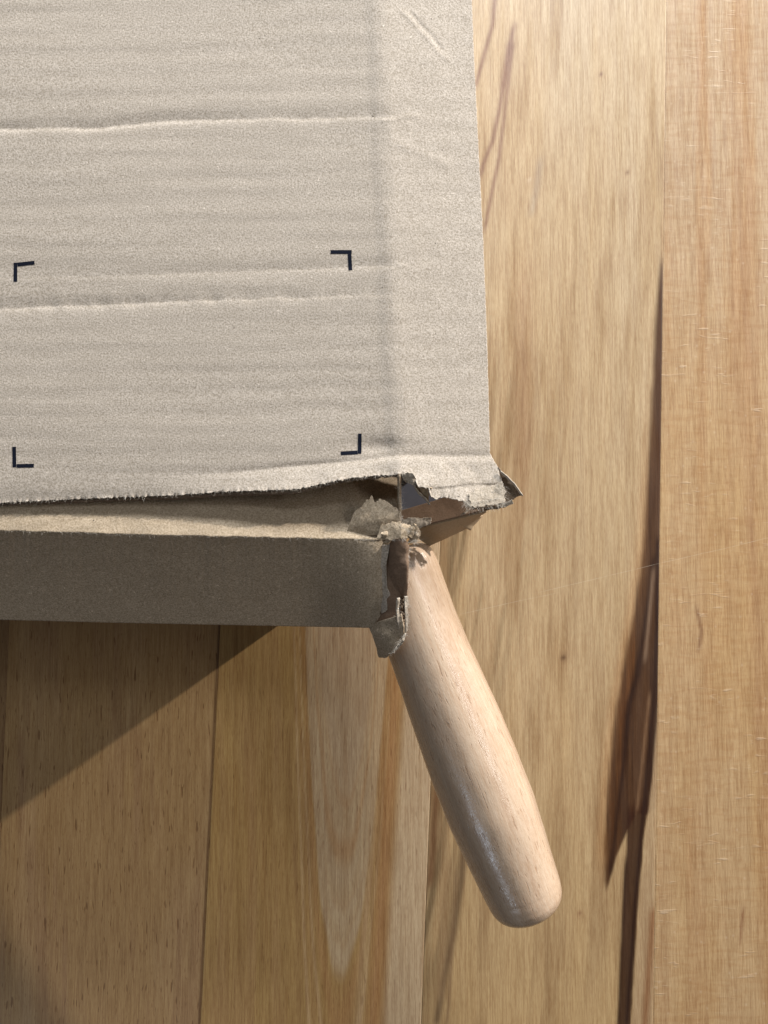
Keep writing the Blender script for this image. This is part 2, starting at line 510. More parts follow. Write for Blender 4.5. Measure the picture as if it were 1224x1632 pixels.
    # knots
    for (kx, ky, kr, kc) in ((898, 1048, 4.5, (.06, .03, .02)), (1000, 275, 2.5, (.2, .13, .08)), (924, 1457, 3, (.25, .12, .06)), (844, 288, 3, (.8, .68, .5)), (958, 118, 2.5, (.2, .12, .1))):
        d = np.hypot(X - kx, (Y - ky) * .9)
        col = mixc(col, np.exp(-(d / kr) ** 2) * .9, kc)
        col = mixc(col, np.exp(-(d / kr / 3.2) ** 2) * .25, (.36, .2, .1))
    return col


def tone_ray(X, Y):
    col = np.ones(X.shape + (3,)) * C3(.54, .395, .25)
    col = mixc(col, sstep(200, 900, Y), (.57, .375, .185))  # more orange downwards, window reflection on the varnish painted as grey above
    n = vnoise(X * .05, Y * .0022, 22, 3)
    col = mixc(col, sstep(-.2, .6, n) * .6, (.49, .29, .14))
    col = mixc(col, sstep(.0, .5, vnoise(X * .012 + 4, Y * .002, 23, 2)) * .5, (.60, .43, .25))
    col = streak(col, X, Y, [(1175, 250), (1186, 400), (1188, 520), (1212, 680), (1196, 820), (1210, 1000), (1205, 1200)], 7, (.43, .25, .13), .4)
    col = streak(col, X, Y, [(1108, 960), (1118, 1005), (1113, 1042)], 3, (.25, .13, .07), .8)
    col = streak(col, X, Y, [(1186, 1440), (1182, 1470), (1180, 1510)], 2.4, (.3, .14, .07), .7)
    return col


def tone_plain(X, Y):
    col = np.ones(X.shape + (3,)) * C3(.30, .19, .09)
    return mixc(col, sstep(-.3, .5, vnoise(X * .05, Y * .003, 31, 3)) * .5, (.22, .12, .06))


floor = link("floor", grid_mesh("floor", np.array([[(-.5, -.6, -.006), (.5, -.6, -.006)], [(-.5, .6, -.006), (.5, .6, -.006)]], float)), M_under, smooth=False,
             kind="structure", label="varnished wooden strip floor under the cardboard box")


def plank(kl, kr, tonef, mat, dz=0.0, ys=(-.29, .36), dx=.0006):
    nyy = int((ys[1] - ys[0]) / .0016)
    y = np.linspace(ys[0], ys[1], nyy)
    yin = np.r_[y[0], y, y[-1]]
    xl = seam_world(kl, yin) + .00003; xr = seam_world(kr, yin) - .00003
    nx = max(8, int((xr - xl).mean() / dx))
    u = np.linspace(0, 1, nx)
    wd = (xr - xl).mean()
    u = np.r_[0, 0, .00015 / wd, u[1:-1], 1 - .00015 / wd, 1, 1]
    X = xl[:, None] + (xr - xl)[:, None] * u[None, :]
    Y = np.repeat(yin[:, None], len(u), 1)
    Z = np.full(X.shape, dz)
    Z[:, 1] -= .00005; Z[:, -2] -= .00005
    Z[:, 0] = -.0055; Z[:, -1] = -.0055
    Z[0, :] = -.0055; Z[-1, :] = -.0055
    P = np.stack([X, Y, Z], -1)
    me = grid_mesh("plank", P)
    fl = P.reshape(-1, 3).copy(); fl[:, 2] = 0
    px, py = photo_px(fl)
    c = tonef(px, py)
    colour(me, np.clip(c, 0.01, .9))
    return link("plank", me, mat, floor, smooth=False)


SCR = [((845, 945), (1300, 838), .13, .22), ((720, 980), (900, 940), .12, .22), ((690, 1190), (760, 1040), .1, .15)]
MP_pore = plank_material("beech_plank_pored", 1.15, 0, .36)
MP_soft = plank_material("beech_plank_soft", .6, 0, .36)
MP_heart = plank_material("beech_plank_plain", .28, 0, .33, SCR)
MP_ray = plank_material("beech_plank_flecked", .2, 1.0, .30, SCR)
plank(-1, 0, tone_plain, MP_pore, dx=.002)
SEAM[5] = ((1780, 700), (1796, 1632)); SEAM[-2] = ((-700, 1000), (-742, 1632))
plank(-2, -1, tone_plain, MP_pore, dx=.002)
plank(4, 5, tone_ray, MP_ray, dx=.0012)
plank(0, 1, tone_left, MP_pore)
plank(1, 2, tone_cathedral, MP_soft)
plank(2, 3, tone_heart, MP_heart)
plank(3, 4, tone_ray, MP_ray, dx=.0008)

# ------------------------------------------------------------------ cardboard box
box = bpy.data.objects.new("cardboard_box", None)
COL.objects.link(box)
box.location = (0, 0, 0)
box["label"] = "brown corrugated cardboard box with a torn corner and printed corner marks above a wooden floor"
box["category"] = "box"

XR = [(-200, 742), (0, 752), (120, 757), (280, 765), (400, 771), (560, 777), (720, 781), (726, 784), (741, 793), (754, 797), (765, 800), (779, 803), (792, 803), (815, 801)]
YB = [(-200, 806), (0, 801), (60, 798), (130, 795), (200, 792), (280, 789), (360, 783), (430, 781), (470, 780), (505, 773), (540, 765), (575, 760), (610, 757), (636, 755), (650, 756),
      (659, 760), (663, 768), (667, 776), (683, 778), (687, 790), (694, 795), (712, 793), (728, 796), (744, 799), (750, 808), (760, 806), (773, 806), (782, 805), (798, 805), (803, 795), (810, 790)]


def crease_x(Y): return 604 + 34 * (Y / 728.0) + 1.5 * np.sin(Y * .02)


def lip_y(X): return pl(X, [(-200, 772), (0, 768), (250, 762), (370, 753), (450, 745), (540, 737), (600, 731), (638, 725), (720, 727), (800, 726)])


def top_z(X, Y):
    """height in mm of the upper panel's outer face"""
    z = 80.0 + 0 * X
    xc = crease_x(Y)
    w = X - xc
    # strip right of the vertical crease falls away a little
    z = z - .13 * np.maximum(w, 0) / 4.9 - .0006 * np.maximum(w, 0) ** 1.5 / 4.9
    z = z - .07 * np.exp(-(w / 7) ** 2)
    z = z + .24 * sstep(-28, -3, w) - .06 * sstep(-3, 22, w)
    left = 1 - sstep(-6, 14, w)
    jw = vnoise(X * .012, Y * 0, 41, 3)
    jf = vnoise(X * .05, Y * 0, 42, 2)
    # crosswise folds
    def fold(y0, depth, up, down, ext=14):
        d = Y - y0
        m = (1 - sstep(ext - 20, ext + 26, w))
        prof = np.where(d < 0, sstep(-up * 1.5, 4, d) ** 1.25, np.exp(-np.abs(d) / down))
        return -depth * prof * m
    z = z + fold(pl(X, [(-200, 214), (0, 205), (150, 203), (260, 192), (420, 190), (560, 189), (640, 188)]) + 4 * jw + 1.2 * jf, .38 * (1 + .9 * jw), 15, 3.6, 12)
    z = z + fold(pl(X, [(-200, 494), (0, 491), (100, 487), (250, 480), (430, 476), (640, 470)]) + 4 * jw + 1.5 * jf, .40 * (1 + jf * .5) * pl(X, [(0, 1), (350, .9), (620, .35)]), 20, 5, 0)
    z = z + fold(pl(X, [(-200, 445), (0, 442), (250, 436), (430, 431), (560, 427), (640, 424)]) + 3 * jw, .22 * pl(X, [(0, .25), (250, .7), (600, 1)]), 13, 5, 8)
    # soft waves from the flutes underneath
    t = Y + .03 * X + 6 * jw
    z = z + left * (.040 * np.sin(t * .185 + 2 * vnoise(t * .004, X * .002, 43, 2)) * (.6 + .6 * vnoise(X * .004, Y * .008, 44, 2))
                    + .11 * vnoise(X * .0022, Y * .035, 45, 3) + .25 * vnoise(X * .003, Y * .008, 46, 2))
    z = z + (1 - left) * (.02 * np.sin(t * .185) + .22 * vnoise(X * .012, Y * .010, 47, 3))
    # wrinkles on the right-hand strip
    def wrinkle(pts, depth, wd):
        a = np.array(pts, float)
        best = np.full(X.shape, 1e9)
        for (x0, y0), (x1, y1) in zip(a[:-1], a[1:]):
            L2 = (x1 - x0) ** 2 + (y1 - y0) ** 2
            tt = np.clip(((X - x0) * (x1 - x0) + (Y - y0) * (y1 - y0)) / L2, 0, 1)
            best = np.minimum(best, np.hypot(X - x0 - tt * (x1 - x0), Y - y0 - tt * (y1 - y0)))
        return depth * np.exp(-(best / wd) ** 2)
    z = z + wrinkle([(640, 18), (652, 28), (668, 48), (684, 62), (698, 82), (714, 96)], .09, 4) 
    z = z - wrinkle([(655, 22), (672, 42), (690, 60), (702, 78)], .13, 4)
    z = z + wrinkle([(610, 192), (630, 190), (648, 185), (664, 185)], .12, 4)
    z = z + wrinkle([(625, 428), (632, 422), (645, 424)], .1, 4)
    z = z + wrinkle([(640, 232), (680, 248), (712, 262)], .10, 8)
    # front lip, bent up where it is torn open
    d = np.maximum(Y - lip_y(X), 0)
    slope = pl(X, [(-200, -.10), (0, -.08), (230, -.03), (330, .10), (450, .24), (560, .27), (640, .22), (700, .16), (800, .14)])
    z = z + slope * d / 4.9 * (1 + .15 * vnoise(X * .02, Y * .02, 48, 2))
    z = z - .22 * np.exp(-((Y - lip_y(X)) / 6) ** 2) * sstep(250, 520, X)
    z = z + .5 * sstep(300, 640, X) * vnoise(X * .03, Y * .03, 49, 3) * sstep(0, 30, d)
    # dent inside the corner, above the crossing of the creases
    z = z - .8 * np.exp(-(((X - 605) / 45) ** 2 + ((Y - 712) / 16) ** 2))
    # worn, frayed outer corner droops
    fr = sstep(745, 790, X) * sstep(760, 800, Y)
    z = z - fr * (.8 + .5 * vnoise(X * .12, Y * .12, 50, 3))
    step = sstep(-1, 3, Y - pl(X, [(660, 777), (706, 776), (757, 770), (800, 771)])) * sstep(650, 668, X)
    z = z - .25 * step
    return z


nu, nv = 640, 560
u = np.linspace(0, 1, nu)[None, :]
v = np.linspace(0, 1, nv)[:, None]
v = 1 - (1 - v) ** 1.15
YS = [(-200, 806), (0, 801), (250, 790), (400, 783), (500, 777), (600, 770), (700, 782), (800, 800)]
Xb = -170 + u * (803 + 170)
Y0 = -170 + (pl(Xb, YS) + 170) * v
xr = pl(Y0, XR) + vnoise(Y0 * .3, Y0 * 0, 63, 2) * .6 * (1 + 3.5 * sstep(740, 770, Y0))
Xg = Xb + (xr - 803) * u ** 5 + 0 * v
jagx = vnoise(Xb * .35, Xb * 0, 61, 3) * 1.6 * (.6 + sstep(300, 700, Xb)) + np.maximum(0, vnoise(Xb * .8, Xb * 0, 62, 2)) * 2.2
Yg = Y0 + (pl(Xg, YB) - pl(Xb, YS) + jagx) * v ** 14
Zg = top_z(Xg, Yg) + (.45 * vnoise(Xg * .22, Xg * 0, 64, 3) + .2 * vnoise(Xg * .5, Xg * 0, 65, 1)) * v ** 400
me = grid_mesh("top_panel", at(Xg, Yg, Zg), flip=True)
top = link("top_panel", me, M_kraft, box)
m = top.modifiers.new("thickness", 'SOLIDIFY'); m.thickness = .00045; m.offset = -1
top["label"] = "upper cardboard face with crosswise creases and ragged torn front edge"

# fuzzy torn skin on the outer corner of the top panel
rows = [[(748, 786, 0), (765, 780, 0), (785, 774, 0), (801, 768, 0)], [(748, 795, 0), (768, 792, 0), (790, 788, 0), (804, 782, 0)], [(750, 808, 0), (768, 807, 0), (786, 806, 0), (804, 800, 0)]]
rows = [[(x, y, float(top_z(np.array(x * 1.), np.array(y * 1.))) + .5) for x, y, _ in r] for r in rows]
patch("torn_skin", rows, M_torn, top, 60, 40, (2.5, 3, 3, 2), .22, .10, .2, 71)

# printed corner marks
def mark(segs):
    vs, fs = [], []
    for (x0, y0, x1, y1) in segs:
        n = 14
        L = math.hypot(x1 - x0, y1 - y0); nx, ny = -(y1 - y0) / L * 3.0, (x1 - x0) / L * 3.0
        b = len(vs)
        for i in range(n + 1):
            t = i / n
            e = .4 * random.uniform(-1, 1)
            for s in (-1, 0, 1):
                X = x0 + (x1 - x0) * t + s * (nx + e * .3); Y = y0 + (y1 - y0) * t + s * (ny + e * .3)
                z = float(top_z(np.array(X), np.array(Y))) + .07
                vs.append(tuple(at(X, Y, z)))
        for i in range(n):
            for s in (0, 1):
                a = b + i * 3 + s
                fs.append((a, a + 1, a + 4, a + 3))
    me = bpy.data.meshes.new("corner_mark"); me.from_pydata(vs, [], fs)
    return link("corner_mark", me, M_ink, top)
mark([(24.5, 449, 24.8, 418.5), (28, 421.5, 55, 418.5)])
mark([(527, 401.5, 560.5, 401.5), (557, 404.7, 558.5, 430.5)])
mark([(22.5, 712, 23, 744.5), (26.3, 742.5, 54, 742)])
mark([(573.5, 691, 573, 723), (543, 722.5, 569.8, 721)])

# corrugated core and lower liner showing under the torn edge
def under_strip(name, x0, x1, off0, off1, dz, mat, seed, wave=0.0, jag=1.5):
    n = int((x1 - x0) / 1.3)
    X = np.linspace(x0, x1, n)
    yb = pl(X, YB)
    nvv = 14
    V = np.linspace(0, 1, nvv)[:, None]
    j = vnoise(X * .30, X * 0, seed, 3) * jag + vnoise(X * 1.1, X * 0, seed + 1, 1) * jag * .5
    ext = pl(X, off1) + j
    Y = (yb - 26)[None, :] + (26 + ext)[None, :] * V
    XX = np.repeat(X[None, :], nvv, 0)
    zt = top_z(XX, np.minimum(Y, yb[None, :]))
    Z = zt - dz + wave * np.sin(Y * .9 + 2 * vnoise(X * .05, X * 0, seed + 4, 2)[None, :]) + .35 * vnoise(XX * .2, Y * .2, seed + 6, 3)
    me = grid_mesh(name, at(XX, Y, Z))
    o = link(name, me, mat, box)
    m = o.modifiers.new("thickness", 'SOLIDIFY'); m.thickness = .0003; m.offset = 0
    return o
under_strip("corrugated_core", -170, 662, 0, [(-170, 3), (0, 4), (200, 4.5), (450, 7), (560, 5), (662, 4)], 1.3, M_core, 81, .25, 2.0)
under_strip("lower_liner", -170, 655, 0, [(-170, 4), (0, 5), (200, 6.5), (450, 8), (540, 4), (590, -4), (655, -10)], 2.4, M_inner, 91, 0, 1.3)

# front flap: bent in under the top panel, then the front face sloping down
FOLD = [(-170, 842), (0, 846), (60, 848), (130, 849), (220, 853), (330, 855), (440, 857), (560, 860), (600, 861), (636, 858)]
def front_z(X, Y):
    return None
nu2, nv2 = 420, 60
X = np.linspace(-170, 636, nu2)[None, :] + np.zeros((nv2, 1))
V = np.linspace(0, 1, nv2)[:, None]
yf = pl(X, FOLD) + 1.0 * vnoise(X * .08, X * 0, 101, 2)
Y = 700 + (yf - 700) * V
Y[-1] += vnoise(X[-1] * .5, X[-1] * 0, 102, 2) * .8
d = (yf - Y)
Z = 79.0 - 1.6 * sstep(330, 600, X) - pl(X, [(-170, .035), (0, .035), (300, .05), (480, .07), (600, .08)]) * d - .0003 * d ** 2 + .2 * vnoise(X * .02, Y * .02, 103, 3)
Z = Z + .12 * np.sin(X * .06 + Y * .3) * .3
xe = sstep(560, 636, X)
Z = Z - 1.2 * xe * np.exp(-((Y - 850) / 14) ** 2) - .6 * np.exp(-((X - 612) / 7) ** 2) * sstep(800, 860, Y) 
Xj = X + xe * vnoise(Y * .25, Y * 0, 104, 3) * 1.8
me = grid_mesh("bent_flap", at(Xj, Y, Z), flip=True)
flap = link("bent_flap", me, M_flap, box)
flap["label"] = "lit strip of the front panel bent inwards below the torn edge"
m = flap.modifiers.new("thickness", 'SOLIDIFY'); m.thickness = .0012; m.offset = -1
zfold = Z[-1]; xfold = X[-1]; yfold = Y[-1]

BOT = [(-170, 983), (0, 988), (200, 993), (400, 997), (560, 1000), (604, 1001)]
nu3, nv3 = 420, 80
u3 = np.linspace(0, 1, nu3)[None, :]
V = np.linspace(0, 1, nv3)[:, None]
xr3 = pl(V * 145 + 858, [(858, 626), (870, 614), (890, 611), (930, 609), (960, 610), (980, 607), (1001, 602)]) + vnoise(V * 30, V * 0, 111, 3) * 2
X = -170 + u3 * (xr3 + 170)
ytop = np.interp(X, xfold, yfold) - .3; ybot = pl(X, BOT)
Y = ytop + (ybot - ytop) * V
ztop = np.interp(X, xfold, zfold) - .1
zb = 47 + 19 * sstep(480, 602, X) ** 1.3
Z = ztop + (zb - ztop) * (V ** (.93 + .35 * sstep(450, 600, X))) + .7 * vnoise(X * .008, Y * .012, 112, 3) * np.sin(V * math.pi) + .12 * vnoise(X * .05, Y * .05, 113, 3)
me = grid_mesh("front_panel", at(X, Y, Z), flip=True)
front = link("front_panel", me, M_front, box)
m = front.modifiers.new("thickness", 'SOLIDIFY'); m.thickness = .002; m.offset = -1

# bottom panel, rear and left walls, and an unseen block added below to cast the diagonal floor shadow
def slab(name, pts, z0, z1, mat, parent=box):
    """prism over world outline pts (x,y in metres)"""
    n = len(pts)
    vs = [(x, y, z0) for x, y in pts] + [(x, y, z1) for x, y in pts]
    fs = [tuple(range(n - 1, -1, -1)), tuple(range(n, 2 * n))] + [(i, (i + 1) % n, n + (i + 1) % n, n + i) for i in range(n)]
    me = bpy.data.meshes.new(name); me.from_pydata(vs, [], fs)
    o = link(name, me, mat, parent, smooth=False)
    b = o.modifiers.new("bevel", 'BEVEL'); b.width = .0006; b.segments = 2
    return o
g = lambda px, py, z=0: tuple(at(px, py, z)[:2])
bl = g(-170, 984, 47); br = g(598, 999, 47); tr = g(735, -170, 60); tl = g(-170, -170, 60)
slab("bottom_panel", [(bl[0], bl[1] + .002), (br[0], br[1] + .002), (br[0] + .010, br[1] + .03), (tr[0], tr[1]), (tl[0], tl[1])], .044, .0468, M_front)
c0 = g(520, 944)
cl = g(-420, 944)
slab("shadow_block", [(cl[0], c0[1]), (c0[0], c0[1]), (c0[0], .27), (cl[0], .27)], 0.0, .0438, M_front)
e = g(752, -170, 76)
slab("rear_wall", [(tl[0], tl[1] + .001), (e[0] - .004, tl[1] + .001), (e[0] - .004, tl[1] - .002), (tl[0], tl[1] - .002)], .047, .0775, M_front)
# right-hand side wall, leaning in below the fold, open at the torn corner
patch("side_wall", [[(732, -168, 74), (748, 280, 73.5), (758, 560, 73), (758, 700, 73)], [(728, -168, 60), (738, 280, 60), (742, 560, 60), (742, 700, 60)],
                    [(716, -168, 47), (722, 280, 47), (722, 560, 47), (716, 700, 47)]], M_front, box, 80, 12, (0, 0, 0, 2), .3, .02, 1.6, 121)

# --- torn corner, inner pieces
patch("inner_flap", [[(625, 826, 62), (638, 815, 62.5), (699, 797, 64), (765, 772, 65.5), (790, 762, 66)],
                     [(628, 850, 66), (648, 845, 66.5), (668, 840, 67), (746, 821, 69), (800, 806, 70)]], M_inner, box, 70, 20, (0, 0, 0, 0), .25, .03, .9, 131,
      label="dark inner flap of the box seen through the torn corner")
patch("tan_edge_panel", [[(655, 843, 66.6), (668, 840, 67.1), (746, 821, 69.1), (775, 814, 69.7)],
                         [(668, 858, 62), (680, 854, 62), (738, 836, 63.5), (764, 822, 64)],
                         [(684, 869, 58), (695, 864, 58), (746, 840, 59.5), (750, 844, 59.5), (753, 838, 59.5), (768, 821, 60)]], M_tan, box, 80, 24, (0, .5, 0, .8), .15, .05, .8, 132,
      label="smooth tan cardboard edge folded down above the handle")
patch("torn_paper", [[(641, 828, 68.2), (652, 825, 68.6), (670, 826, 69), (688, 824, 69.3)],
                     [(640, 838, 68.2), (655, 838, 68.8), (671, 836, 69), (686, 833, 69.3)],
                     [(640, 850, 68.2), (656, 846, 68.4), (670, 841, 68.6), (684, 836, 68.9)]], M_torn, box, 50, 24, (1.2, .6, 0, 1.5), .3, .1, .2, 133)
patch("torn_paper", [[(738, 817, 71), (744, 812, 71.3), (748, 812, 71)], [(732, 822, 70.5), (740, 820, 71), (745, 817, 71)]], M_torn, box, 16, 10, (.8, .8, .5, .5), .2, .2, .2, 134)
# sliver curl left of the bright strip, and the thin bright lip below it
patch("torn_flap", [[(662, 770, 80.5), (675, 775, 81), (689, 778, 81.2)], [(664, 780, 79.5), (674, 786, 79.3), (684, 789, 79.5)], [(668, 783, 78), (677, 792, 77.6), (683, 799, 77.5)]], M_tan, box, 30, 24, (0, 1, .6, 1.2), .5, .15, .3, 135)
patch("torn_sliver", [[(661, 774, 80.8), (668, 784, 80), (678, 793, 79.6), (686, 804, 79)], [(660, 777, 80.2), (667, 787, 79.4), (676, 795, 79), (684, 805, 78.6)]], M_torn, box, 40, 6, (.7, .7, 0, 0), .3, .2, .3, 136)
# crumpled tip at the end of the long tear
patch("crumpled_tip", [[(640, 757, 82.8), (650, 753, 83.4), (658, 755, 83.2), (663, 762, 82.4)], [(642, 763, 82.2), (650, 761, 83.0), (657, 764, 82.6), (662, 770, 81.6)],
                       [(645, 766, 80.8), (651, 770, 81.6), (657, 773, 81.4), (661, 777, 80.6)]], M_torn, box, 40, 30, (1.5, 1.5, 1, 1), 1.0, .09, .25, 137)
# dark corrugated corner spike with its bright rim
patch("torn_corner", [[(794, 744, 76.5), (806, 758, 76.2), (820, 772, 75.8), (832, 789, 75.6)], [(796, 770, 75), (806, 778, 74.8), (815, 785, 74.6), (826, 791, 75.0)],
                      [(796, 803, 74.5), (804, 802, 74.4), (812, 798, 74.4), (822, 793, 74.8)]], M_core, box, 50, 30, (.8, 1.5, 0, .5), .5, .08, .5, 138,
      label="dark corrugated tip poking out of the outer corner")
patch("torn_sliver", [[(798, 750, 77.2), (808, 758, 77.4), (820, 770, 77.2), (834, 790, 76.8)], [(797, 753, 76.8), (806, 761, 76.9), (818, 772, 76.7), (832, 791, 76.5)]], M_torn, box, 50, 6, (.6, .8, 0, 0), .25, .2, .35, 139)
patch("torn_corner", [[(752, 808, 74), (770, 808, 74.4), (788, 806, 74.6), (806, 800, 74.6), (814, 796, 74.4)], [(752, 811, 73.5), (772, 812, 73.8), (790, 811, 74), (806, 808, 74), (818, 801, 74)],
                      ], M_core, box, 60, 12, (0, 1.2, 0, 1), .6, .2, .5, 140)
patch("torn_paper", [[(800, 803, 75.4), (808, 800, 75.6), (816, 796, 75.6)], [(798, 809, 75.0), (808, 807, 75.0), (818, 803, 75.2)]], M_torn, box, 24, 10, (.6, 1.2, .5, 1), .4, .2, .2, 141)

# ragged right end of the bent flap
patch("torn_edge", [[(634, 757, 81.2), (634, 770, 80), (634, 785, 77.6), (634, 815, 77.2), (631, 838, 77.6)], [(637, 757, 82.2), (637, 770, 80.6), (637, 785, 78.2), (638, 815, 77.8), (636, 838, 78)],
                    [(639, 760, 75), (639, 785, 74), (640, 815, 74), (640, 840, 74.5)]], M_front, box, 90, 10, (1.5, 2.2, 0, 0), .3, .1, .3, 142)
patch("lit_patch_sheet", [[(562, 824, 77.2), (568, 813, 77.8), (576, 806, 78.6), (586, 797, 78.9), (592, 790, 79.1), (597, 799, 78.9), (606, 797, 79.0), (615, 800, 79.0), (624, 806, 78.9), (635, 812, 78.8)],
                       [(556, 838, 76.9), (572, 834, 77.7), (604, 828, 78.4), (634, 830, 78.4)], [(552, 850, 76.2), (572, 853, 76.3), (604, 853, 76.8), (633, 852, 76.8)]], M_flap, box, 120, 40, (3, 0, 0, 1.2), .2, .06, .2, 154,
      label="added paper sheet shaping the jagged lit patch beside the torn corner")  # added sheet, raised so its jagged edge outlines light against shadow
# crumpled knot of paper where the flap, the front face and the curl meet
patch("crumpled_paper", [[(606, 838, 78.6), (625, 832, 79.3), (641, 834, 79.6), (652, 838, 78.8)], [(604, 848, 78.3), (622, 846, 79.4), (640, 846, 80.2), (654, 848, 79.2)],
                         [(600, 858, 78.5), (620, 860, 79), (638, 858, 80), (652, 858, 79)]], M_flap, box, 70, 40, (3, 2.5, 0, 3), .4, .05, .25, 143)
patch("crumpled_paper", [[(652, 842, 79), (660, 834, 80.4), (664, 836, 80.2)], [(652, 850, 78.4), (662, 845, 79.6), (669, 845, 79)], [(652, 858, 77.6), (662, 858, 78.2), (671, 850, 78.2)]], M_flap, box, 40, 30, (.8, 1.5, .5, 1), .5, .07, .3, 144)
patch("crumpled_paper", [[(655, 856, 77), (664, 857, 77.4), (670, 853, 77.4)], [(648, 866, 76.4), (657, 866, 76.8), (664, 861, 76.8)]], M_flap, box, 30, 16, (1, 1.6, .5, 1), .4, .08, .3, 145)
rs = np.random.default_rng(33)
for k, (sx, sy, ln, an, zz) in enumerate([(655, 848, 14, 62, 79.6), (632, 842, 8, 110, 79.2), (660, 854, 8, 15, 78.6), (616, 852, 9, 170, 79.2), (640, 855, 9, -12, 79.4)]):
    ca, sa = math.cos(R(an)), -math.sin(R(an)); wx, wy = -sa, ca
    q = lambda t, w_, dz: (sx + ca * ln * t + wx * w_, sy + sa * ln * t + wy * w_, zz + dz)
    patch("torn_shard", [[q(-.6, -6, -.6), q(.3, -6, -.1), q(.8, -3.5, .1)], [q(-.6, 0, -.1), q(.4, 0, .4), q(1.05, 0, .2)], [q(-.6, 6, -.7), q(.3, 5, -.2), q(.8, 3, -.1)]],
          M_flap, box, 26, 18, (1.2, 1.2, 1, 1), .35, .15, .22, 200 + k)
# front corner: curled strip, pale torn liner, gap, corrugated edge, lower flap
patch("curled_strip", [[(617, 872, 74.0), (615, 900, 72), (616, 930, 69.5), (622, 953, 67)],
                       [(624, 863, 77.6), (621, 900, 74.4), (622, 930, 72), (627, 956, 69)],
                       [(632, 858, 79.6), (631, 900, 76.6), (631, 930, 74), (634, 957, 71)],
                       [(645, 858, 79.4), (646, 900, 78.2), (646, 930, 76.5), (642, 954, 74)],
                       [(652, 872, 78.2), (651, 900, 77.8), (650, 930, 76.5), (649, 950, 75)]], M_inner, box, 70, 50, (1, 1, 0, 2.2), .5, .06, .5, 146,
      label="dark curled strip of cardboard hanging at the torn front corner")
patch("torn_liner", [[(609, 868, 76.2), (607, 900, 74.5), (607, 935, 71.5), (608, 977, 68.6)],
                     [(615, 868, 76.6), (613, 900, 75), (613, 935, 72), (615, 974, 70)],
                     [(622, 867, 77), (615, 900, 75.3), (617, 935, 72.6), (626, 958, 71.8)]], M_kraft, box, 90, 16, (1.5, 2.6, 0, 0), .3, .08, .2, 147)
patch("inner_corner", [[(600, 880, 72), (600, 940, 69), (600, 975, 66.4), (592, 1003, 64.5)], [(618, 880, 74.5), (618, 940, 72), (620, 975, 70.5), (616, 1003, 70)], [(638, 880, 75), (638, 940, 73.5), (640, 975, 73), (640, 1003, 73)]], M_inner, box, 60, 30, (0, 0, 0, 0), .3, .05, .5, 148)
patch("corrugated_edge", [[(633, 953, 77), (631, 970, 76), (633, 990, 74.5), (636, 1002, 73.5), (640, 1014, 72)], [(637, 953, 76), (635, 970, 75.2), (637, 990, 73.8), (639, 1003, 73), (642, 1014, 72)]], M_torn, box, 70, 8, (.8, .8, 1, 1), .15, .1, .4, 149)
patch("corrugated_edge", [[(644, 950, 77.5), (645, 970, 77), (646, 990, 76), (646, 1004, 75), (643, 1015, 73)], [(650, 950, 77), (649, 970, 76.6), (650, 990, 75.6), (649, 1004, 74.6), (645, 1015, 73)]], M_torn, box, 70, 8, (1, 1.3, 1, 1), .2, .1, .4, 150)
patch("corrugated_core", [[(636, 955, 74), (634, 975, 73), (637, 1000, 72)], [(648, 955, 74.5), (648, 975, 74), (646, 1002, 72.5)]], M_core, box, 50, 12, (0, 0, 0, 0), 1.2, .3, .3, 151)
patch("lower_flap", [[(588, 998, 64.5), (594, 1012, 65.5), (601, 1032, 63.5), (603, 1047, 61)], [(605, 990, 69), (610, 1012, 69), (613, 1032, 67.5), (614, 1048, 65)],
                     [(628, 983, 73), (630, 1003, 72.5), (627, 1024, 71), (622, 1040, 69)], [(640, 978, 74.5), (644, 1000, 74.5), (643, 1016, 73.6), (634, 1032, 72.4)]], M_front, box, 60, 40, (0, .8, 0, 2.2), .5, .06, .5, 152,
      label="ragged lower flap of the torn corner resting on the wooden handle")
patch("torn_sliver", [[(645, 1008, 74.5), (641, 1020, 75.2), (634, 1029, 73.4), (626, 1037, 71.6), (622, 1042, 70)], [(647, 1010, 74.5), (644, 1022, 75), (637, 1031, 73), (628, 1039, 71.2), (623, 1043, 69.8)]], M_torn, box, 50, 6, (.8, 1, 0, 0), .4, .3, .3, 153)

# loose fibres along the tears
def fibres(name, lines, n, length, rad, mat=M_fibre, parent=box, seed=5, out=(0, 1)):
    r = np.random.default_rng(seed)
    vs, fs = [], []
    for _ in range(n):
        line = lines[r.integers(len(lines))]
        a = np.array(line, float)
        t = r.uniform(0, len(a) - 1.001); i = int(t); f = t - i
        p = a[i] * (1 - f) + a[i + 1] * f
        P = Vector(at(p[0] + r.normal(0, .8), p[1] + r.normal(0, .8), p[2] + r.normal(.1, .25)))
        ang = math.atan2(-out[1], out[0]) + r.normal(0, .9)
        L = length * r.uniform(.3, 1.3) / 1000
        D = Vector((math.cos(ang), math.sin(ang), r.normal(.1, .35))).normalized()
        bend = Vector((r.normal(), r.normal(), r.normal())) * .7
        b = len(vs); k = 4
        rr = rad / 1000 * r.uniform(.6, 1.3)
        for s in range(k + 1):
            q = s / k
            c = P + D * L * q + bend * L * q * q * .5
            side = D.orthogonal().normalized(); up = D.cross(side)
            for m_ in range(3):
                an = m_ * 2.094
                vs.append(c + (side * math.cos(an) + up * math.sin(an)) * rr * (1 - .7 * q))
        for s in range(k):
            for m_ in range(3):
                a0 = b + s * 3 + m_; a1 = b + s * 3 + (m_ + 1) % 3
                fs.append((a0, a1, a1 + 3, a0 + 3))
    me = bpy.data.meshes.new(name); me.from_pydata([tuple(q) for q in vs], [], fs)
    return link(name, me, mat, parent, kind="stuff")

